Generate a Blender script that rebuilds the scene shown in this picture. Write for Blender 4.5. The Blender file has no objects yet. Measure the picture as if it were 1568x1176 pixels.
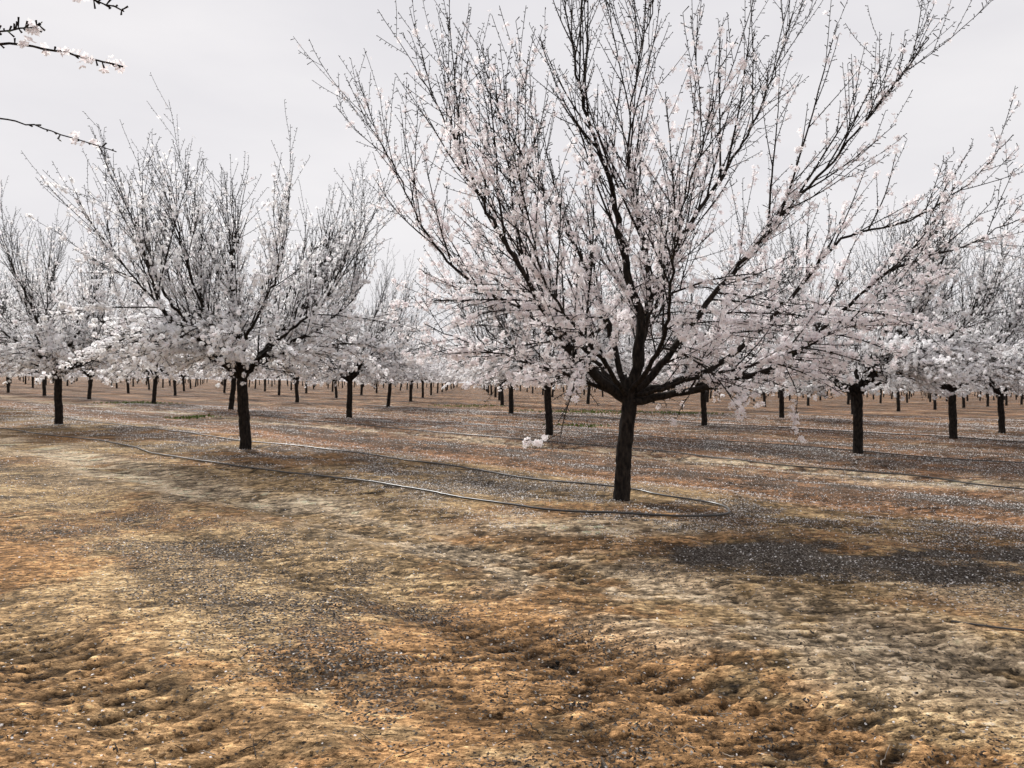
import bpy, math, numpy as np
from mathutils import Vector, Matrix

sc = bpy.context.scene
rs = np.random.RandomState(7)

# ------------------------------------------------------------------ helpers
def norm(v):
    v = np.asarray(v, float)
    return v / (np.linalg.norm(v, axis=-1, keepdims=True) + 1e-9)

class Builder:
    def __init__(s):
        s.V=[]; s.F=[]; s.M=[]; s.C=[]; s.S=[]; s.n=0
    def add(s, V, F, mat=0, col=(1,1,1), smooth=True):
        V=np.asarray(V,np.float32); F=np.asarray(F,np.int32)
        c=np.ones((len(V),4),np.float32)
        c[:,:3]=col
        s.V.append(V); s.F.append(F+s.n); s.M.append(np.full(len(F),mat,np.int32))
        s.C.append(c); s.S.append(np.full(len(F),smooth,bool)); s.n+=len(V)
    def mesh(s, name, mats, extra=None):
        V=np.concatenate(s.V); F=np.concatenate(s.F)
        me=bpy.data.meshes.new(name)
        me.vertices.add(len(V)); me.vertices.foreach_set('co',V.ravel())
        me.loops.add(F.size); me.loops.foreach_set('vertex_index',F.ravel())
        me.polygons.add(len(F)); me.polygons.foreach_set('loop_start',np.arange(len(F),dtype=np.int32)*4)
        for m in mats: me.materials.append(m)
        me.polygons.foreach_set('material_index',np.concatenate(s.M))
        me.polygons.foreach_set('use_smooth',np.concatenate(s.S))
        me.update(calc_edges=True)
        a=me.color_attributes.new('Col','FLOAT_COLOR','POINT')
        a.data.foreach_set('color',np.concatenate(s.C).ravel())
        for k,v in (extra or {}).items():
            a=me.attributes.new(k,'FLOAT','POINT'); a.data.foreach_set('value',np.asarray(v,np.float32).ravel())
        return me

def link(name, me, loc=(0,0,0), rz=0, sc_=1, parent=None):
    o=bpy.data.objects.new(name,me); sc.collection.objects.link(o)
    o.location=loc; o.rotation_euler=(0,0,rz)
    o.scale=(sc_,sc_,sc_) if not hasattr(sc_,'__len__') else sc_
    if parent: o.parent=parent
    return o

def tube(P,R,k,rough=0,rng=None):
    P=np.asarray(P,float); R=np.asarray(R,float)
    T=norm(np.gradient(P,axis=0))
    m=np.abs(norm(P[-1]-P[0]))
    ref=np.zeros(3); ref[np.argmin(m)]=1
    U=norm(np.cross(T,ref)); W=np.cross(T,U)
    a=np.arange(k)*2*math.pi/k
    rr=np.repeat(R[:,None],k,1)
    if rough: rr=rr*(1+rough*(rng.rand(*rr.shape)-.5))
    V=P[:,None]+rr[...,None]*(np.cos(a)[None,:,None]*U[:,None]+np.sin(a)[None,:,None]*W[:,None])
    n=len(P); i=np.arange(n-1)[:,None]*k; j=np.arange(k)[None]; j2=(j+1)%k
    F=np.stack([i+j,i+j2,i+k+j2,i+k+j],-1).reshape(-1,4)
    return V.reshape(-1,3),F

def resample(C,step,rng=None,wig=0):
    C=np.asarray(C,float)
    Q=np.vstack([2*C[0]-C[1],C,2*C[-1]-C[-2]]); out=[]
    for i in range(1,len(Q)-2):
        n=max(2,int(np.linalg.norm(Q[i+1]-Q[i])/step))
        t=np.linspace(0,1,n,endpoint=False)[:,None]
        out.append(.5*((2*Q[i])+(-Q[i-1]+Q[i+1])*t+(2*Q[i-1]-5*Q[i]+4*Q[i+1]-Q[i+2])*t**2+(-Q[i-1]+3*Q[i]-3*Q[i+1]+Q[i+2])*t**3))
    out.append(Q[-2][None]); P=np.vstack(out)
    if wig:
        w=rng.randn(len(P),3)*wig; w[0]=0; w[-1]=0
        P=P+w
    return P

_lat=[np.random.RandomState(100+i).rand(256,256) for i in range(12)]
def vn(x,y,s=0):
    L=_lat[s%12]; xi=np.floor(x).astype(int); yi=np.floor(y).astype(int)
    fx=x-xi; fy=y-yi; fx=fx*fx*(3-2*fx); fy=fy*fy*(3-2*fy)
    a=L[xi&255,yi&255]; b=L[(xi+1)&255,yi&255]; c=L[xi&255,(yi+1)&255]; d=L[(xi+1)&255,(yi+1)&255]
    return (a*(1-fx)+b*fx)*(1-fy)+(c*(1-fx)+d*fx)*fy
def fbm(x,y,s=0,o=4):
    r=0;a=.5;t=0
    for i in range(o):
        r=r+a*vn(x*2**i+17*i,y*2**i+31*i,s+i); t+=a; a*=.5
    return r/t
def sstep(a,b,x):
    t=np.clip((x-a)/(b-a),0,1); return t*t*(3-2*t)

# ------------------------------------------------------------------ materials
def newmat(n):
    m=bpy.data.materials.new(n); m.use_nodes=True; nt=m.node_tree; nt.nodes.clear()
    o=nt.nodes.new('ShaderNodeOutputMaterial'); return m,nt,o
def bark():
    m,nt,o=newmat('almond_bark'); N=nt.nodes.new; L=nt.links.new
    b=N('ShaderNodeBsdfPrincipled'); tc=N('ShaderNodeTexCoord'); mp=N('ShaderNodeMapping')
    mp.inputs['Scale'].default_value=(1,1,.35)
    n=N('ShaderNodeTexNoise'); n.inputs['Scale'].default_value=28; n.inputs['Detail'].default_value=4
    cr=N('ShaderNodeValToRGB'); cr.color_ramp.elements[0].position=.35; cr.color_ramp.elements[1].position=.8
    cr.color_ramp.elements[0].color=(.007,.0055,.005,1); cr.color_ramp.elements[1].color=(.046,.036,.029,1)
    bp=N('ShaderNodeBump'); bp.inputs['Strength'].default_value=1; bp.inputs['Distance'].default_value=.03
    L(tc.outputs['Object'],mp.inputs[0]); L(mp.outputs[0],n.inputs['Vector']); L(n.outputs[0],cr.inputs[0])
    L(cr.outputs[0],b.inputs['Base Color']); L(n.outputs[0],bp.inputs['Height']); L(bp.outputs[0],b.inputs['Normal'])
    b.inputs['Roughness'].default_value=.85; b.inputs['Specular IOR Level'].default_value=.15
    L(b.outputs[0],o.inputs[0]); return m
def petal():
    m,nt,o=newmat('almond_petal'); N=nt.nodes.new; L=nt.links.new
    a=N('ShaderNodeAttribute'); a.attribute_name='Col'
    d=N('ShaderNodeBsdfDiffuse'); t=N('ShaderNodeBsdfTranslucent'); x=N('ShaderNodeMixShader'); x.inputs[0].default_value=.5
    L(a.outputs[0],d.inputs[0]); L(a.outputs[0],t.inputs[0]); L(d.outputs[0],x.inputs[1]); L(t.outputs[0],x.inputs[2])
    L(x.outputs[0],o.inputs[0]); return m
def vcol(name,rough=.9,noise=None):
    m,nt,o=newmat(name); N=nt.nodes.new; L=nt.links.new
    a=N('ShaderNodeAttribute'); a.attribute_name='Col'; b=N('ShaderNodeBsdfPrincipled')
    b.inputs['Roughness'].default_value=rough; b.inputs['Specular IOR Level'].default_value=.2
    L(a.outputs[0],b.inputs['Base Color']); L(b.outputs[0],o.inputs[0]); return m
BARK=bark(); PETAL=petal(); LEAF=vcol('young_leaf',.6); LITTER=vcol('orchard_litter'); CLOD=vcol('soil_clod')

# ------------------------------------------------------------------ trees
class Tree:
    def __init__(s,seed,node=.05,flower=.021,dens=1.0,spur=True,ksmall=3,hi=6.8,lo=2.5,kk=1.0,simple=False,zmin=1.35,c0=.25,c1=1.1):
        s.r=np.random.RandomState(seed); s.b=Builder(); s.np=[]; s.nt=[]; s.nr=[]; s.simple=simple; s.zmin=zmin; s.c0=c0; s.c1=c1
        s.node=node; s.fl=flower; s.dens=dens; s.spur=spur; s.ks=ksmall; s.hi=hi; s.lo=lo; s.kk=kk
    def wood(s,P,R,k,rough=0):
        V,F=tube(P,R,k,rough,s.r); s.b.add(V,F,0)
    def nodes(s,P,t0=0):
        L=np.r_[0,np.cumsum(np.linalg.norm(np.diff(P,axis=0),axis=1))]
        q=np.arange(L[-1]*t0,L[-1],s.node)
        if len(q)==0: return
        q=q+s.r.rand(len(q))*s.node*.6
        X=np.stack([np.interp(q,L,P[:,i]) for i in range(3)],1)
        T=norm(np.gradient(P,axis=0)); TT=np.stack([np.interp(q,L,T[:,i]) for i in range(3)],1)
        s.np.append(X); s.nt.append(norm(TT))
    def shoot(s,p,d,length,up,wig):
        n=max(3,int(length/.14)); st=length/n; P=[p]; d=norm(d)
        for i in range(n):
            d=norm(d+s.r.randn(3)*wig+np.array([0,0,up])); P.append(P[-1]+d*st)
        return np.array(P)
    def kids(s,P,R,lvl,cx,t0,spacing,lmax):
        r=s.r; L=np.r_[0,np.cumsum(np.linalg.norm(np.diff(P,axis=0),axis=1))]; T=norm(np.gradient(P,axis=0))
        q=L[-1]*t0+r.rand()*spacing
        while q<L[-1]*.97:
            t=q/L[-1]; p=np.array([np.interp(q,L,P[:,i]) for i in range(3)]); d=norm([np.interp(q,L,T[:,i]) for i in range(3)])
            pr=np.interp(q,L,R)
            rnd=r.randn(3); outw=np.array([p[0]-cx[0],p[1]-cx[1],0]); outw=outw/(np.linalg.norm(outw)+.3)
            per=rnd-d*rnd.dot(d); per=norm(norm(per)+np.array([0,0,.4])+outw*.2)
            ang=r.uniform(.35,.95)
            dd=norm(d*math.cos(ang)+per*math.sin(ang))
            low=p[2]<2.9
            ln=lmax*r.uniform(.3,1.1)*(1-.3*t)
            if low and r.rand()<.45:
                dd=norm(dd*np.array([1,1,.25])+outw*.6+np.array([0,0,-.12])); up=r.uniform(-.10,.0); ln*=1.15
            else:
                up=r.uniform(.01,.09)
                if lvl==2 and r.rand()<.45: dd=norm(dd+np.array([0,0,.8])); ln*=1.4
            r0=min(pr*.8,.0050+.0056*ln); r1=.0036
            K=s.shoot(p,dd,ln,up,.03)
            zm=s.zmin-.3*(r.rand()<.06)
            if K[:,2].min()<zm:
                bad=np.argmax(K[:,2]<zm); K=K[:bad]
                if len(K)<4: q+=spacing*.5; continue
            RK=np.linspace(r0,r1,len(K))
            s.wood(K,RK,5 if lvl==2 else s.ks); s.nodes(K,.04)
            if lvl<3: s.kids(K,RK,lvl+1,cx,.12,(.18 if p[2]<3.4 else .28)*s.kk,lmax*.52)
            q+=spacing*r.uniform(.6,1.4)
    def limb(s,C,r0,r1=.006,spacing=.175,lmax=1.9,t0=.12,k=8):
        P=resample(C,.13,s.r,.013); n=len(P)
        R=r1+(r0*.9-r1)*(1-np.linspace(0,1,n))**1.6
        s.wood(P,R,k,.12); s.nodes(P,.35); s.kids(P,R,2,(0,0),t0,spacing*s.kk,lmax)
    def trunk(s,C,r0,r1):
        P=resample(C,.07,s.r,.005); t=np.linspace(0,1,len(P))
        R=r1+(r0-r1)*(1-t)+.025*np.exp(-t*14)-.02*np.exp(-((t-1)/.06)**2)
        s.wood(P,R,14,.12)
        s.wood(np.array([P[-1],P[-1]+[0,0,.04],P[-1]+[0,0,.05]]),[R[-1],R[-1]*.6,.001],14)
    def finish(s,name):
        r=s.r; X=np.concatenate(s.np); T=np.concatenate(s.nt); n=len(X)
        a=r.randn(n,3); a=a-T*(a*T).sum(1,keepdims=True); D=norm(norm(a)+T*.5)
        ln=r.uniform(.01,.045,n)**1.0; big=r.rand(n)<.12; ln[big]*=2.2
        E=X+D*ln[:,None]
        z=X[:,2]; cl=vn(X[:,0]*3.2+50,X[:,2]*3.2+X[:,1]*2.3+50,3)
        prof=np.clip(1.0-(z-s.lo)/(s.hi-s.lo)*1.15,.06,1)
        core=sstep(s.c0,s.c1,np.linalg.norm(X-np.array([0,0,1.6]),axis=1))
        p=prof*(.10+1.2*sstep(.18,.85,cl))*.44*s.dens*core
        on=r.rand(n)<p
        if s.spur:
            ks=(~on)|(r.rand(n)<.4)
            Xs=X[ks];Es=E[ks];Ds=D[ks]; m=len(Xs)
            ref=np.where(np.abs(Ds[:,2:3])<.8,np.array([[0,0,1.]]),np.array([[1.,0,0]]))
            U=norm(np.cross(Ds,ref)); W=np.cross(Ds,U); k=3
            an=np.arange(k)*2*math.pi/k
            ring=np.cos(an)[None,:,None]*U[:,None]+np.sin(an)[None,:,None]*W[:,None]
            V=np.concatenate([Xs[:,None]+ring*.0034,Es[:,None]+ring*(.0064)],1).reshape(-1,3)
            base=np.arange(m)[:,None,None]*6; f=np.array([[0,1,4,3],[1,2,5,4],[2,0,3,5]])[None]
            s.b.add(V,(base+f).reshape(-1,4),0)
        C=E[on]; pz=prof[on]
        cnt=1+r.poisson(pz*5.0)
        C=np.repeat(C,cnt,0); m=len(C)
        nd=norm(r.randn(m,3)+np.array([0,0,.4])); C=C+nd*r.uniform(.01,.05,m)[:,None]
        size=s.fl*r.uniform(.7,1.2,m)
        ref=norm(r.randn(m,3)); U=norm(np.cross(nd,ref)); W=np.cross(nd,U)
        cup=r.uniform(.02,.6,m)
        tint=r.rand(m); g=r.uniform(.96,.99,m)
        tip=np.stack([g*.99,g*(.995-.05*tint**4),g*(1-.035*tint**4)],1); bas=np.stack([g*.95,g*.84,g*.85],1)
        vs=[];cs=[]
        if not s.simple:
            for kk in range(5):
                for (rad,off,h,w) in ((.06,0,0,0),(.70,-.52,.55,1),(1.0,0,1.0,1),(.70,.52,.55,1)):
                    an=kk*2*math.pi/5+off
                    v=C+size[:,None]*(rad*(math.cos(an)*U+math.sin(an)*W)+nd*(cup*h)[:,None])
                    vs.append(v); cs.append(tip if w else bas)
            V=np.stack(vs,1).reshape(-1,3); Cc=np.stack(cs,1).reshape(-1,3); F=np.arange(m*20).reshape(-1,4)
        else:
            for (x,y,h) in ((-1,-.6,0),(.5,-1,.4),(1,.7,0),(-.6,1,.5)):
                vs.append(C+size[:,None]*(x*U+y*W+nd*h)); cs.append(tip)
            V=np.stack(vs,1).reshape(-1,3); Cc=np.stack(cs,1).reshape(-1,3); F=np.arange(m*4).reshape(-1,4)
        s.b.add(V,F,1,Cc,False)
        lv=np.where(r.rand(n)<.12)[0]; q=len(lv)
        A=E[lv]; d=norm(D[lv]+r.randn(q,3)*.5); u=norm(np.cross(d,norm(r.randn(q,3)))); l=r.uniform(.015,.038,q)[:,None]
        V=np.stack([A,A+d*l*.5+u*l*.22,A+d*l,A+d*l*.5-u*l*.22],1).reshape(-1,3)
        cc=np.repeat(np.stack([r.uniform(.06,.11,q),r.uniform(.065,.11,q),r.uniform(.02,.035,q)],1),4,0)
        s.b.add(V,np.arange(q*4).reshape(-1,4),2,cc,False)
        return s.b.mesh(name,[BARK,PETAL,LEAF])

def main_tree():
    t=Tree(11,node=.060,flower=.034,dens=1.2,hi=7.5,zmin=1.22,c0=.45,c1=1.3)
    t.trunk([(-.03,0,-.12),(-.02,0,.35),(.0,0,.8),(.05,.0,1.25),(.06,0,1.66)],.110,.100)
    t.limb([(.03,0,1.38),(-.45,-.15,1.74),(-.84,-.3,2.12),(-1.15,-.45,2.57),(-1.42,-.6,3.0),(-1.95,-.7,3.9),(-2.39,-.8,4.78),(-2.8,-.8,5.5)],.080)
    t.limb([(.0,0,1.45),(-.8,.4,2.1),(-1.4,.7,2.65),(-2.1,.9,3.0),(-2.8,.8,3.7),(-3.3,.6,4.7),(-3.8,.4,5.6)],.060,.005)
    t.limb([(.06,0,1.4),(.18,-.1,2.4),(.0,-.15,3.0),(-.3,-.3,4.3),(-.66,-.4,5.2),(-.88,-.4,6.3),(-1.0,-.4,7.1)],.092)
    t.limb([(.02,0,1.5),(-.27,.3,2.57),(-.8,.6,3.8),(-1.6,.9,5.2),(-2.0,1.0,6.2)],.052)
    t.limb([(.10,0,1.45),(.35,.1,2.8),(.8,.3,3.7),(1.4,.4,4.6),(1.95,.5,5.66),(2.35,.5,6.9)],.072)
    t.limb([(.35,.1,2.8),(.10,-.35,3.6),(-.1,-.6,4.6),(.0,-.7,5.75),(.27,-.8,6.8)],.034)
    t.limb([(.08,0,1.45),(.45,-.15,1.86),(.97,-.4,2.65),(1.7,-.7,3.6),(2.3,-.9,4.3),(3.0,-1.0,5.2),(3.5,-1.0,5.9)],.062)
    t.limb([(.10,.05,1.45),(.9,.3,1.7),(1.5,.5,2.0),(2.4,.6,2.83),(3.1,.5,3.7),(4.05,.4,3.98),(4.7,.2,4.45),(5.25,.1,5.1)],.064,.006,lmax=1.2)
    t.limb([(.10,-.05,1.38),(1.15,-.35,1.62),(2.0,-.7,1.98),(3.0,-1.0,3.0),(3.9,-1.1,3.35),(4.7,-1.1,3.75)],.064,.006,lmax=1.2)
    t.limb([(.06,-.05,1.5),(.3,-1,2.15),(.25,-1.9,3.1),(.5,-2.5,4.6)],.044)
    t.limb([(.0,-.05,1.45),(-.5,-.9,2.0),(-1.2,-1.7,2.8),(-1.7,-2.2,4.2)],.042)
    t.limb([(.06,.05,1.5),(.4,1,2.3),(.9,2,3.3),(1.1,2.8,4.9)],.045)
    t.limb([(.0,.05,1.5),(-.5,.9,2.1),(-1.3,2,3.1),(-1.8,2.6,4.8)],.042)
    t.limb([(.0,.0,1.4),(-.9,-.2,1.75),(-1.8,-.3,2.0),(-2.7,-.4,2.35)],.038,lmax=1.1)
    t.limb([(.1,.0,1.45),(.5,1.2,1.8),(1.6,1.9,2.3),(2.9,2.1,3.2)],.042,lmax=1.3)
    t.limb([(.1,.0,1.45),(.8,-.9,1.7),(1.9,-1.5,2.1),(3.1,-1.6,2.9)],.036,lmax=1.1)
    for C in ([(1.9,-.65,1.95),(2.05,-.75,1.5),(2.0,-.8,1.1),(2.1,-.82,.95)],[(-.8,-.3,2.1),(-.6,-.5,1.6),(-.42,-.55,1.32)],[(.9,-.5,1.7),(.6,-.8,1.35),(.5,-.85,1.12)]):
        P=resample(C,.08,t.r,.004); t.wood(P,np.linspace(.008,.003,len(P)),4); t.nodes(P,.5); t.nodes(P,.5)
    return t.finish('almond_tree_main')

def gen_tree(seed,n,trh,far=False,**kw):
    t=Tree(seed,**kw); r=t.r
    lx,ly=r.uniform(-.12,.12,2)
    t.trunk([(0,0,-.12),(lx*.3,ly*.2,.5),(lx*.8,ly*.7,1.0),(lx,ly,trh)],.118,.108)
    a0=r.rand()*6.28
    for i in range(n):
        az=a0+i*2.4+r.uniform(-.25,.25)
        if i%3==2: el=[r.uniform(.9,1.15),1.15,1.3,1.4]; L=r.uniform(3.6,4.4)
        elif i%3==0: el=[r.uniform(.55,.7),.55,.75,1.05]; L=r.uniform(3.9,4.6)
        else: el=[r.uniform(.75,.9),.8,.95,1.15]; L=r.uniform(4.0,4.7)
        p=np.array([lx,ly,trh-r.uniform(.02,.15)]); C=[p]
        for e in el:
            az+=r.uniform(-.35,.35); e+=r.uniform(-.15,.15)
            p=p+L/4*np.array([math.cos(az)*math.cos(e),math.sin(az)*math.cos(e),math.sin(e)]); C.append(p)
        t.limb(C,r.uniform(.042,.085),k=7,lmax=2.0)
    for i in range(5):
        az=a0+i*1.26+r.uniform(-.3,.3); p=np.array([lx,ly,trh-.1]); C=[p]
        for e in (.5,.2,.1):
            p=p+1.0*np.array([math.cos(az)*math.cos(e),math.sin(az)*math.cos(e),math.sin(e)]); C.append(p); az+=.15
        t.limb(C,.036,lmax=1.2)
    return t.finish('almond_tree_form')

def corner_tree():
    t=Tree(77,node=.05,flower=.024,dens=1.1,kk=1.3,hi=8)
    t.trunk([(0,0,-.12),(0,0,.6),(.05,0,1.5)],.125,.11)
    for C in ([(0,0,1.4),(-.8,-.4,2.2),(-1.6,-.6,3.4),(-2.,-.8,5.)],[(0,0,1.4),(-.3,-1,2.2),(-.4,-1.8,3.4),(-.2,-2.2,5.)],
              [(0,0,1.4),(-.8,.3,2.4),(-1.3,.4,3.6),(-1.5,.4,5.6)],
              [(0,0,1.4),(-1.2,-.9,1.9),(-2.2,-1.4,2.6),(-3,-1.6,3.6)]):
        t.limb(C,.06,lmax=1.2)
    def twig(C,r0,r1):
        P=resample(C,.05,t.r,.004); n=len(P); t.wood(P,r1+(r0-r1)*(1-np.linspace(0,1,n))**1.6,7,.15); return P
    P=twig([(0,0,1.45),(.7,.35,2.3),(1.5,.6,2.95),(2.2,.75,3.22),(2.62,.8,3.27),(2.9,.8,3.24),(3.2,.8,3.17)],.05,.0045); t.nodes(P,.6)
    P2=twig([(2.2,.75,3.22),(2.5,.82,3.33),(2.75,.85,3.40)],.008,.004)
    for _ in range(5): t.nodes(P2,.1)
    P=twig([(.7,.35,2.3),(1.4,.9,2.75),(2.0,1.25,3.05),(2.4,1.3,3.03),(2.92,1.3,2.88)],.02,.003); t.nodes(P,.8)
    P=twig([(.7,.35,2.3),(1.3,.5,3.2),(2.2,.75,3.75),(2.8,.8,3.60),(3.2,.8,3.45)],.024,.004); t.nodes(P,.75); t.nodes(P,.75); t.nodes(P,.85)
    return t.finish('almond_tree_corner')

M=np.array([1.54,10.67]); A=np.array([-7.25,6.95]); B=np.array([6.55,7.45])
link('almond_tree',main_tree(),(M[0],M[1],0))
kw=dict(node=.068,flower=.033,dens=1.32,hi=6.9,simple=True,zmin=1.40,c0=.3,c1=1.2)
forms=[gen_tree(21,14,1.6,**kw),gen_tree(22,13,1.6,**kw),gen_tree(23,14,1.65,**kw)]
kw=dict(node=.17,flower=.058,dens=2.4,hi=7.2,spur=False,kk=1.8,simple=True,zmin=1.45)
lods=[gen_tree(31,9,1.55,**kw),gen_tree(32,10,1.55,**kw)]
near={(1,0):(-5.77,17.15),(2,0):(-14.3,24.9),(1,1):(1.18,24.2),(0,1):(8.28,18.8),(1,2):(7.6,31.0),(0,2):(14.2,25.3),
      (0,3):(19.0,30.5),(2,1):(-6.8,33.0),(3,0):(-22.6,32.2),(1,-1):(-13.2,9.6)}
grove=bpy.data.objects.new('distant_almond_trees',None); sc.collection.objects.link(grove)
for i in range(-14,46):
    for j in range(-14,46):
        if (i,j) in ((0,0),(0,-1),(-1,0)): continue
        P=M+i*A+j*B+rs.uniform(-.25,.25,2)
        if (i,j) in near: P=np.array(near[(i,j)])
        x,y=P
        if y<8 or y>240 or abs(x)>.74*y+9: continue
        if y<14 and abs(x)<12: continue
        d=math.hypot(x,y); rz=rs.rand()*6.28; s=rs.uniform(.94,1.1)
        if (i,j)==(1,0): s=1.04; rz=2.2
        if (i,j)==(0,1): s=.97
        if d<50: link('almond_tree',forms[(i*5+j*3)%3],(x,y,0),rz,s)
        else: link('tree_row_member',lods[(i+j)%2],(x,y,0),rz,s,grove)
link('almond_tree',corner_tree(),(-5.2,3.2,0))

# ------------------------------------------------------------------ ground
def axis_grow(start,step,g,end):
    out=[start]
    while out[-1]<end: out.append(out[-1]+step); step*=g
    return out
xp=np.array(axis_grow(5.0,.020,1.045,800)); xm=np.arange(-5.0,5.0-.01,.020)
xs=np.r_[-xp[::-1][:-1],xm,xp]; xs=np.unique(np.round(xs,5))
yb=2.4-np.array(axis_grow(.02,.03,1.2,60))[::-1]
ys=np.r_[yb,np.array(axis_grow(2.4,.0105,1.0094,900))]
X,Y=np.meshgrid(xs,ys)
DX=np.gradient(xs)[None,:]; DY=np.gradient(ys)[:,None]; ST=np.maximum(DX,DY)
rowd=norm(A); nrm=np.array([-rowd[1],rowd[0]])
if nrm[1]<0: nrm=-nrm
SP=float(np.dot(B,nrm))
S=(X-M[0])*nrm[0]+(Y-M[1])*nrm[1]; U=(X-M[0])*rowd[0]+(Y-M[1])*rowd[1]
S0=S+.12*np.sin(U*.5)
S=S+ (fbm(X*.35+9,Y*.35+9,2,3)-.5)*1.0
q=np.mod(S,SP)
def band(c,w,soft=.5,qq=None):
    qq=q if qq is None else qq
    d=np.abs(qq-c); d=np.minimum(d,SP-d); return 1-sstep(w-soft*.5,w+soft,d)
def amp(lam): return np.clip(lam/(2.2*ST),0,1)
ang=math.radians(9)
Xr=X*math.cos(ang)+Y*math.sin(ang); Yr=-X*math.sin(ang)+Y*math.cos(ang)
Xr=Xr+.20*fbm(X/.4,Y/.4,2,2); Yr=Yr+.04*vn(X/.45,Y/.35,3)+.012*vn(X/.12,Y/.1,4)
def strokes(lx,ly,s,a,b): return sstep(a,b,fbm(Xr/lx,Yr/ly,s,3))
k1=strokes(.22,.040,6,.51,.57); k2=strokes(.40,.060,1,.53,.58); k3=strokes(.08,.024,9,.49,.57)
pm=sstep(.36,.56,fbm(X*.8+3,Y*.9,7,3))
rut=fbm(U*.25,S*2.6,8,3)
q0=np.mod(S0,SP)
Uw=U+.05*fbm(X/.25,Y/.25,2,2)
lug=np.sin(2*math.pi*Uw/.17)
trk=np.clip(band(4.75,.26,.10,q0)+band(6.35,.26,.10,q0)+band(2.55,.24,.10,q0)+band(1.0,.2,.1,q0)*(S<0),0,1)*sstep(.34,.50,fbm(U*.6,S0*1.5,3,3))
lug=sstep(-.2,.5,lug+.7*(fbm(X/.07,Y/.05,4,2)-.5))*trk
H=(fbm(X*.5,Y*.5,1,3)-.5)*.10+band(0,1.3,1.2)*.05-band(4.75,.3,.3,q0)*.035-band(6.35,.3,.3,q0)*.035-band(2.55,.3,.3,q0)*.025
H=H+(rut-.5)*.05*amp(.5)-lug*.022*amp(.085)
H=H-(k1*.018+k3*.009)*(.35+.65*pm)*amp(.05)-k2*.012*(.3+.7*pm)*amp(.09)
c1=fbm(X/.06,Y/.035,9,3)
H=H+(c1-.5)*.015*amp(.05)
Z=H-np.mean(H[200:400])
Z[np.hypot(X,Y)>60]*=.6
def C3(r,g,b): return np.array([r,g,b])[None,None]
def mx(a,b,f): return a*(1-f[...,None])+b*f[...,None]
n1=fbm(X*.45+5,Y*.45,5,4); n2=fbm(X*1.6,Y*1.6+8,6,4); n3=fbm(X*6,Y*6,2,3); n4=fbm(X/.12,Y/.06,8,3)
nh=n2+.35*(n3-.5)+.25*(n4-.5)
col=np.ones(X.shape+(3,))*C3(.60,.41,.215)
col=mx(col,C3(.45,.255,.115),sstep(.44,.60,n1+.35*(n3-.5)+.2*(n4-.5)))
col=mx(col,C3(.42,.222,.092),sstep(-6.3,-8.0,S+1.5*(n2-.5))*.75)
col=mx(col,C3(.34,.178,.095),sstep(1.2,2.5,S)*.9)
col=mx(col,C3(.82,.63,.42),np.clip(band(6.3,.55,.8)*sstep(.36,.54,nh)*1.0+band(8.2,.3,.5)*.5*sstep(.45,.6,nh),0,1)*np.where(S>8,.4,1))
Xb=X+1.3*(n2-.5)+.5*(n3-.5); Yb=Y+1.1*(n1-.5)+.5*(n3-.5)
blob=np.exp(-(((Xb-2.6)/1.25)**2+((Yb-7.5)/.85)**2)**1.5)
shade_streaks=np.exp(-(((Xb-5.2)/2.1)**2+((Yb-7.45)/.34)**2)**1.5)+.8*np.exp(-(((Xb-4.1)/1.0)**2+((Yb-6.7)/.30)**2)**1.5)  # streaks of canopy shade, painted as dark soil colour
sand=np.exp(-(((X-1.0)/1.3)**2+((Y-8.7)/.5)**2)**1.5)+np.exp(-(((X+3.2)/1.2)**2+((Y-10.4)/.5)**2)**1.5)+np.exp(-(((X-8.6)/2.6)**2+((Y-13.6)/.6)**2)**1.5)
col=mx(col,C3(.86,.68,.46),np.clip(sand*(.3+nh*1.2),0,.9))
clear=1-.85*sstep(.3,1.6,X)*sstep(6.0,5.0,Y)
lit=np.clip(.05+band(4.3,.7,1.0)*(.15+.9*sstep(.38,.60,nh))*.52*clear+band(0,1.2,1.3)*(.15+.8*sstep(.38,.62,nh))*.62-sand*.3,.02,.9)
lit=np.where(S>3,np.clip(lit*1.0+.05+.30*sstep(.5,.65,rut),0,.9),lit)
hull_shade=np.clip((blob+shade_streaks)*(.55+1.0*nh)*sstep(.25,.42,nh),0,.95)
lit=np.maximum(lit,hull_shade)  # litter mask also carries the painted shade streaks
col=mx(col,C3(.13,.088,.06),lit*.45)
col=mx(col,C3(.06,.048,.040),hull_shade*.85)  # near-black tone for the hull patch and the painted canopy shade
st=fbm(U*.12,S*3.2,4,3)
col=col*(.70+.60*sstep(.3,.7,st))[...,None]**.8
crev_shade=np.clip((k1*.54+k3*.42)*(.4+.6*pm)+k2*.38*(.3+.7*pm),0,.86)  # crevice shade painted into the soil colour along the stroke relief
col=col*1.24*((1.15-crev_shade)*(.70+.6*c1)*(1-.5*lug)+.5*(n3-.5)+.5*(n4-.5))[...,None]  # low spots darkened in albedo too, standing in for relief shade
pet=np.clip(.05+.8*band(0,1.8,1.4)*sstep(.36,.58,nh)+.10*band(4.3,.8)*sstep(.45,.6,nh)+.45*sstep(.5,.65,rut)*(S>2)+.10*(S>2),0,.9)*(1-.6*hull_shade)*(.3+.7*sstep(5,9,Y))
g=Builder(); nx=len(xs); ny=len(ys)
idx=np.arange(nx*ny).reshape(ny,nx)
F=np.stack([idx[:-1,:-1],idx[:-1,1:],idx[1:,1:],idx[1:,:-1]],-1).reshape(-1,4)
g.add(np.stack([X,Y,Z],-1).reshape(-1,3),F,0,np.clip(col,.01,1.1).reshape(-1,3))
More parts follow.
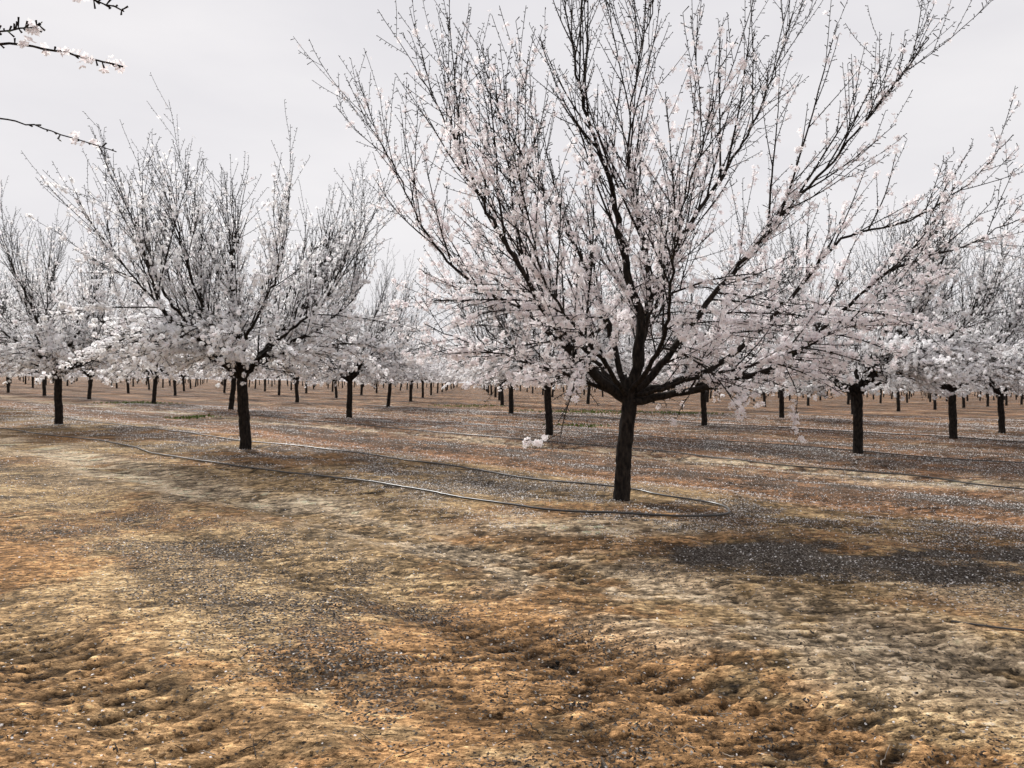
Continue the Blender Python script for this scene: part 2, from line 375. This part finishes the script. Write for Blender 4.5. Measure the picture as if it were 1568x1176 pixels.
def ground_mat():
    m,nt,o=newmat('orchard_soil'); N=nt.nodes.new; L=nt.links.new
    def attr(n):
        a=N('ShaderNodeAttribute'); a.attribute_name=n; return a
    def math_(op,a,b=None,c=None):
        x=N('ShaderNodeMath'); x.operation=op
        for i,v in enumerate((a,b,c)):
            if v is None: continue
            if isinstance(v,(int,float)): x.inputs[i].default_value=v
            else: L(v,x.inputs[i])
        return x.outputs[0]
    def mr(src,a,b,c,d):
        r=N('ShaderNodeMapRange')
        for i,v in enumerate((a,b,c,d)): r.inputs[i+1].default_value=v
        L(src,r.inputs[0]); return r.outputs[0]
    a=attr('Col'); li=attr('LitterShade'); pe=attr('Petals'); tc=N('ShaderNodeTexCoord'); b=N('ShaderNodeBsdfPrincipled')
    mp=N('ShaderNodeMapping'); mp.inputs['Scale'].default_value=(.5,1,1); mp.inputs['Rotation'].default_value=(0,0,-.15); L(tc.outputs['Object'],mp.inputs[0])
    n=N('ShaderNodeTexNoise'); n.inputs['Scale'].default_value=32; n.inputs['Detail'].default_value=4; n.inputs['Roughness'].default_value=.76
    n2=N('ShaderNodeTexNoise'); n2.inputs['Scale'].default_value=7; n2.inputs['Detail'].default_value=6; n2.inputs['Roughness'].default_value=.8
    for k in (n,n2): L(mp.outputs[0],k.inputs['Vector'])
    vs=N('ShaderNodeVectorMath'); vs.operation='SCALE'; L(n2.outputs['Color'],vs.inputs[0]); vs.inputs['Scale'].default_value=.10
    va=N('ShaderNodeVectorMath'); va.operation='ADD'; L(mp.outputs[0],va.inputs[0]); L(vs.outputs[0],va.inputs[1])
    vc=N('ShaderNodeTexVoronoi'); vc.inputs['Scale'].default_value=26; L(va.outputs[0],vc.inputs['Vector'])
    crumb=mr(vc.outputs['Distance'],.15,.75,1.12,.50)
    mu=math_('MULTIPLY',math_('MULTIPLY',mr(n.outputs[0],.36,.66,.26,1.68),mr(n2.outputs[0],.37,.63,.55,1.40)),crumb)
    vm=N('ShaderNodeVectorMath'); vm.operation='SCALE'; L(a.outputs[0],vm.inputs[0]); L(mu,vm.inputs['Scale'])
    vmin=N('ShaderNodeVectorMath'); vmin.operation='MINIMUM'; L(vm.outputs[0],vmin.inputs[0]); vmin.inputs[1].default_value=(.82,.66,.48)
    v=N('ShaderNodeTexVoronoi'); v.inputs['Scale'].default_value=85; v.inputs['Randomness'].default_value=1
    L(tc.outputs['Object'],v.inputs['Vector'])
    sp=N('ShaderNodeSeparateColor'); L(v.outputs['Color'],sp.inputs[0])
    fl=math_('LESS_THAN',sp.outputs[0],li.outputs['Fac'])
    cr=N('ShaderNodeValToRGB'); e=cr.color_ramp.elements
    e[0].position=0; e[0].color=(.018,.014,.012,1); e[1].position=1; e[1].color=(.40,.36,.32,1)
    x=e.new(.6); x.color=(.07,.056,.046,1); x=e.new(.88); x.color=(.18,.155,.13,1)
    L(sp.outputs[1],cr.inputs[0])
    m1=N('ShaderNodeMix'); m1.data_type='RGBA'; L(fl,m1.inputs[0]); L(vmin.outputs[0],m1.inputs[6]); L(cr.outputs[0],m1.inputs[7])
    v2=N('ShaderNodeTexVoronoi'); v2.inputs['Scale'].default_value=36; L(tc.outputs['Object'],v2.inputs['Vector'])
    s2=N('ShaderNodeSeparateColor'); L(v2.outputs['Color'],s2.inputs[0])
    pf=math_('MULTIPLY',math_('LESS_THAN',v2.outputs['Distance'],.24),math_('LESS_THAN',s2.outputs[0],pe.outputs['Fac']))
    m2=N('ShaderNodeMix'); m2.data_type='RGBA'; L(pf,m2.inputs[0]); L(m1.outputs[2],m2.inputs[6]); m2.inputs[7].default_value=(.82,.78,.76,1)
    L(m2.outputs[2],b.inputs['Base Color'])
    hh=math_('MULTIPLY_ADD',sp.outputs[2],math_('MULTIPLY',fl,.3),n.outputs[0])
    hh=math_('MULTIPLY_ADD',n2.outputs[0],1.3,hh)
    hh=math_('MULTIPLY_ADD',vc.outputs['Distance'],-.3,hh)
    bp=N('ShaderNodeBump'); bp.inputs['Strength'].default_value=1; bp.inputs['Distance'].default_value=.038
    L(hh,bp.inputs['Height']); L(bp.outputs[0],b.inputs['Normal'])
    b.inputs['Roughness'].default_value=.95; b.inputs['Specular IOR Level'].default_value=.1
    L(b.outputs[0],o.inputs[0]); return m
link('ground',g.mesh('ground',[ground_mat()],{'LitterShade':lit,'Petals':pet}))
def gz(x,y):
    x=np.asarray(x,float); y=np.asarray(y,float)
    i=np.clip(np.searchsorted(xs,x)-1,0,nx-2); j=np.clip(np.searchsorted(ys,y)-1,0,ny-2)
    fx=np.clip((x-xs[i])/(xs[i+1]-xs[i]),0,1); fy=np.clip((y-ys[j])/(ys[j+1]-ys[j]),0,1)
    return (Z[j,i]*(1-fx)+Z[j,i+1]*fx)*(1-fy)+(Z[j+1,i]*(1-fx)+Z[j+1,i+1]*fx)*fy
def samp(Q,x,y):
    i=np.clip(np.searchsorted(xs,x)-1,0,nx-1); j=np.clip(np.searchsorted(ys,y)-1,0,ny-1); return Q[j,i]

# ------------------------------------------------------------------ litter
def scatter(n,ymin,ymax,p=1.6):
    y=ymin+(ymax-ymin)*rs.rand(n)**p; x=(rs.rand(n)*2-1)*(.72*y+.6); return x,y
def quads(b,x,y,size,c,lift,tilt=.5,asp=.6):
    n=len(x); P=np.stack([x,y,gz(x,y)+lift],1)
    nd=norm(np.stack([rs.randn(n)*tilt,rs.randn(n)*tilt,np.ones(n)],1)); ref=norm(rs.randn(n,3)); u=norm(np.cross(nd,ref)); w=np.cross(nd,u)
    s=size[:,None]
    V=np.stack([P-u*s-w*s*asp*.4,P+u*s*.2-w*s*asp+nd*s*.3,P+u*s,P-u*s*.1+w*s*asp+nd*s*.3],1).reshape(-1,3)
    b.add(V,np.arange(n*4).reshape(-1,4),0,np.repeat(c,4,0),False)
b=Builder(); x,y=scatter(130000,2.2,45,1.3)
k=rs.rand(len(x))<samp(pet,x,y)*1.3
x=x[k];y=y[k]; g_=rs.uniform(.65,.95,len(x)); sz=rs.uniform(.004,.0085,len(x))*(1+.07*y)
quads(b,x,y,sz,np.stack([g_,g_*.97,g_*.95],1),.009,.6,.8)
link('fallen_petals',b.mesh('fallen_petals',[PETAL]))
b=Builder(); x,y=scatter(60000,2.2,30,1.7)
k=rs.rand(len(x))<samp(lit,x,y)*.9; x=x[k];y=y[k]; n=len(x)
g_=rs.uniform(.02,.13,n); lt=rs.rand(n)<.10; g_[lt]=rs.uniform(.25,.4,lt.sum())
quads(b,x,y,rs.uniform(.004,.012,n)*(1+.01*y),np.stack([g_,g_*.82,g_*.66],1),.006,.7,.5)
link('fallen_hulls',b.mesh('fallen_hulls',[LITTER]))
b=Builder(); x,y=scatter(16000,2.2,20,1.6)
k=rs.rand(len(x))<(.08+.8*sstep(.45,.7,vn(x*.9+40,y*.9,3))); x=x[k];y=y[k]; n=len(x)
s=(.004+.010*rs.rand(n)**4)*(1+.01*y); c=np.array([[-1,-1,-.6],[1,-1,-.6],[1,1,-.6],[-1,1,-.6],[-.6,-.6,.7],[.6,-.6,.7],[.6,.6,.7],[-.6,.6,.7]])
V=c[None]*(1+.9*(rs.rand(n,8,3)-.5)); th=rs.rand(n)*6.28; ct=np.cos(th)[:,None]; sn=np.sin(th)[:,None]
V=np.stack([V[...,0]*ct*1.2-V[...,1]*sn,V[...,0]*sn*1.2+V[...,1]*ct,V[...,2]*.6],-1)*s[:,None,None]+np.stack([x,y,gz(x,y)+s*.05],1)[:,None]
f=np.array([[4,5,6,7],[0,1,5,4],[1,2,6,5],[2,3,7,6],[3,0,4,7]])
cc=samp(col,x,y)*rs.uniform(.4,.85,n)[:,None]
b.add(V.reshape(-1,3),(np.arange(n)[:,None,None]*8+f[None]).reshape(-1,4),0,np.repeat(cc,8,0),False)
link('soil_clods',b.mesh('soil_clods',[CLOD]))
b=Builder(); x,y=scatter(300,2.6,20,1.2)
for i in range(len(x)):
    L_=rs.uniform(.04,.20); a=rs.rand()*3.14; tt=np.linspace(-.5,.5,6)*L_
    px=x[i]+np.cos(a)*tt+rs.randn(6)*.003; py=y[i]+np.sin(a)*tt+rs.randn(6)*.003
    V,F=tube(np.stack([px,py,gz(px,py)+.010],1),np.linspace(.0028,.0012,6)*(1+.04*y[i]),4)
    g_=rs.choice([.03,.05,.28]); b.add(V,F,0,(g_,g_*.85,g_*.7))
link('fallen_twigs',b.mesh('fallen_twigs',[LITTER]))

# ------------------------------------------------------------------ irrigation hoses
m,nt,o=newmat('drip_hose_plastic'); bs=nt.nodes.new('ShaderNodeBsdfPrincipled')
bs.inputs['Roughness'].default_value=.35; no=nt.nodes.new('ShaderNodeTexNoise'); no.inputs['Scale'].default_value=9
rp=nt.nodes.new('ShaderNodeValToRGB'); rp.color_ramp.elements[0].color=(.02,.02,.021,1); rp.color_ramp.elements[1].color=(.10,.09,.08,1); rp.color_ramp.elements[0].position=.4; rp.color_ramp.elements[1].position=.75
nt.links.new(no.outputs[0],rp.inputs[0]); nt.links.new(rp.outputs[0],bs.inputs['Base Color']); nt.links.new(bs.outputs[0],o.inputs[0]); HOSE=m
def hose(pts,r=.014):
    P=resample([(a,c,0) for a,c in pts],.12,rs,.006); k=np.ones(5)/5
    zz=gz(P[:,0],P[:,1]); zz=np.convolve(np.pad(zz,2,'edge'),k,'valid'); P[:,2]=zz+r*1.8
    b=Builder(); V,F=tube(P,np.full(len(P),r),8); b.add(V,F,0); link('drip_hose',b.mesh('drip_hose',[HOSE]))
hose([(-24,32),(-19.5,27.4),(-14.9,23.0),(-9.4,18.6),(-7.1,16.1),(-3.9,13.3),(-1.77,11.6),(-.55,10.4),(.52,9.55),(1.29,9.35),(1.95,9.2),(2.45,9.3),(2.72,9.75),(2.66,10.4),(2.1,11.0),(1.7,11.6),(.48,12.6),(-.62,13.8),(-1.8,15.1),(-4.06,17.6),(-6.3,19.2),(-11.8,24.4),(-19.5,31.5)])
hose([(11.0,11.5),(8.5,13.1),(7.5,14.7),(5.6,16.2),(3.45,19.0),(-1.7,24.2),(-8.7,31.4),(-18,40)])
hose([(13.5,15.2),(9.6,18.0),(7.9,19.8),(3.,24.6),(-3,30.)],.013)
hose([(22,17.5),(15.5,24.3),(8.6,31.6),(0,40),(-9,49)],.014)
hose([(3.05,5.42),(3.3,5.3),(3.9,5.22),(4.8,5.3)],.007)

# ------------------------------------------------------------------ weeds
b=Builder()
for (cx,cy,rr,n) in ((-12.8,31.5,.5,160),(4.2,45,1.6,500),(9.5,44,1.2,300),(-22,46,1.2,260),(2.6,30.,.6,120),(-3,52,1.5,300)):
    x=cx+rs.randn(n)*rr; y=cy+rs.randn(n)*rr*.6; P=np.stack([x,y,gz(x,y)],1); h=rs.uniform(.05,.16,n)[:,None]
    d=norm(np.stack([rs.randn(n)*.6,rs.randn(n)*.6,np.ones(n)],1)); u=norm(np.cross(d,rs.randn(n,3)))
    V=np.stack([P-u*.01,P+d*h*.5-u*.03,P+d*h,P+d*h*.5+u*.03],1).reshape(-1,3)
    g_=rs.uniform(.7,1.3,n)[:,None]*np.array([[.10,.15,.03]])
    b.add(V,np.arange(n*4).reshape(-1,4),0,np.repeat(g_,4,0),False)
link('weeds',b.mesh('weeds',[LEAF]))

# ------------------------------------------------------------------ light
el=math.radians(38); az=math.atan2(-.55,.83)
sd=Vector((math.sin(az)*math.cos(el),math.cos(az)*math.cos(el),math.sin(el)))
ld=bpy.data.lights.new('sun','SUN'); ld.energy=5.0; ld.angle=math.radians(4.0); ld.color=(1,.97,.93)
lo=bpy.data.objects.new('sun',ld); sc.collection.objects.link(lo); lo.rotation_euler=(-sd).to_track_quat('-Z','Y').to_euler(); lo.location=sd*50
w=bpy.data.worlds.new('World'); sc.world=w; w.use_nodes=True; nt=w.node_tree; nt.nodes.clear(); N=nt.nodes.new; L=nt.links.new
sky=N('ShaderNodeTexSky'); sky.sky_type='NISHITA'; sky.sun_disc=False; sky.sun_elevation=el; sky.sun_rotation=az
tc=N('ShaderNodeTexCoord'); mp=N('ShaderNodeMapping'); mp.inputs['Scale'].default_value=(1,1,3.2)
nz=N('ShaderNodeTexNoise'); nz.inputs['Scale'].default_value=1.6; nz.inputs['Detail'].default_value=5; nz.inputs['Roughness'].default_value=.55
cr=N('ShaderNodeValToRGB'); cr.color_ramp.elements[0].position=.3; cr.color_ramp.elements[1].position=.7
cr.color_ramp.elements[0].color=(7.5,7.35,7.7,1); cr.color_ramp.elements[1].color=(9.0,8.78,8.9,1)
mix=N('ShaderNodeMix'); mix.data_type='RGBA'; mix.inputs[0].default_value=.96
bg=N('ShaderNodeBackground'); bg.inputs[1].default_value=.1; ou=N('ShaderNodeOutputWorld')
L(tc.outputs['Generated'],mp.inputs[0]); L(mp.outputs[0],nz.inputs['Vector']); L(nz.outputs[0],cr.inputs[0])
L(sky.outputs[0],mix.inputs[6]); L(cr.outputs[0],mix.inputs[7]); L(mix.outputs[2],bg.inputs[0]); L(bg.outputs[0],ou.inputs[0])

# ------------------------------------------------------------------ camera
cd=bpy.data.cameras.new('camera'); cd.sensor_width=36; cd.lens=27.7; cd.clip_end=3000; cd.clip_start=.05
co=bpy.data.objects.new('camera',cd); sc.collection.objects.link(co)
co.matrix_world=Matrix.Translation((0,0,1.6))@Matrix.Rotation(math.radians(90-.1),4,'X')@Matrix.Rotation(math.radians(.95),4,'Z')
sc.camera=co
sc.view_settings.view_transform='Standard'; sc.view_settings.look='None'; sc.view_settings.exposure=0
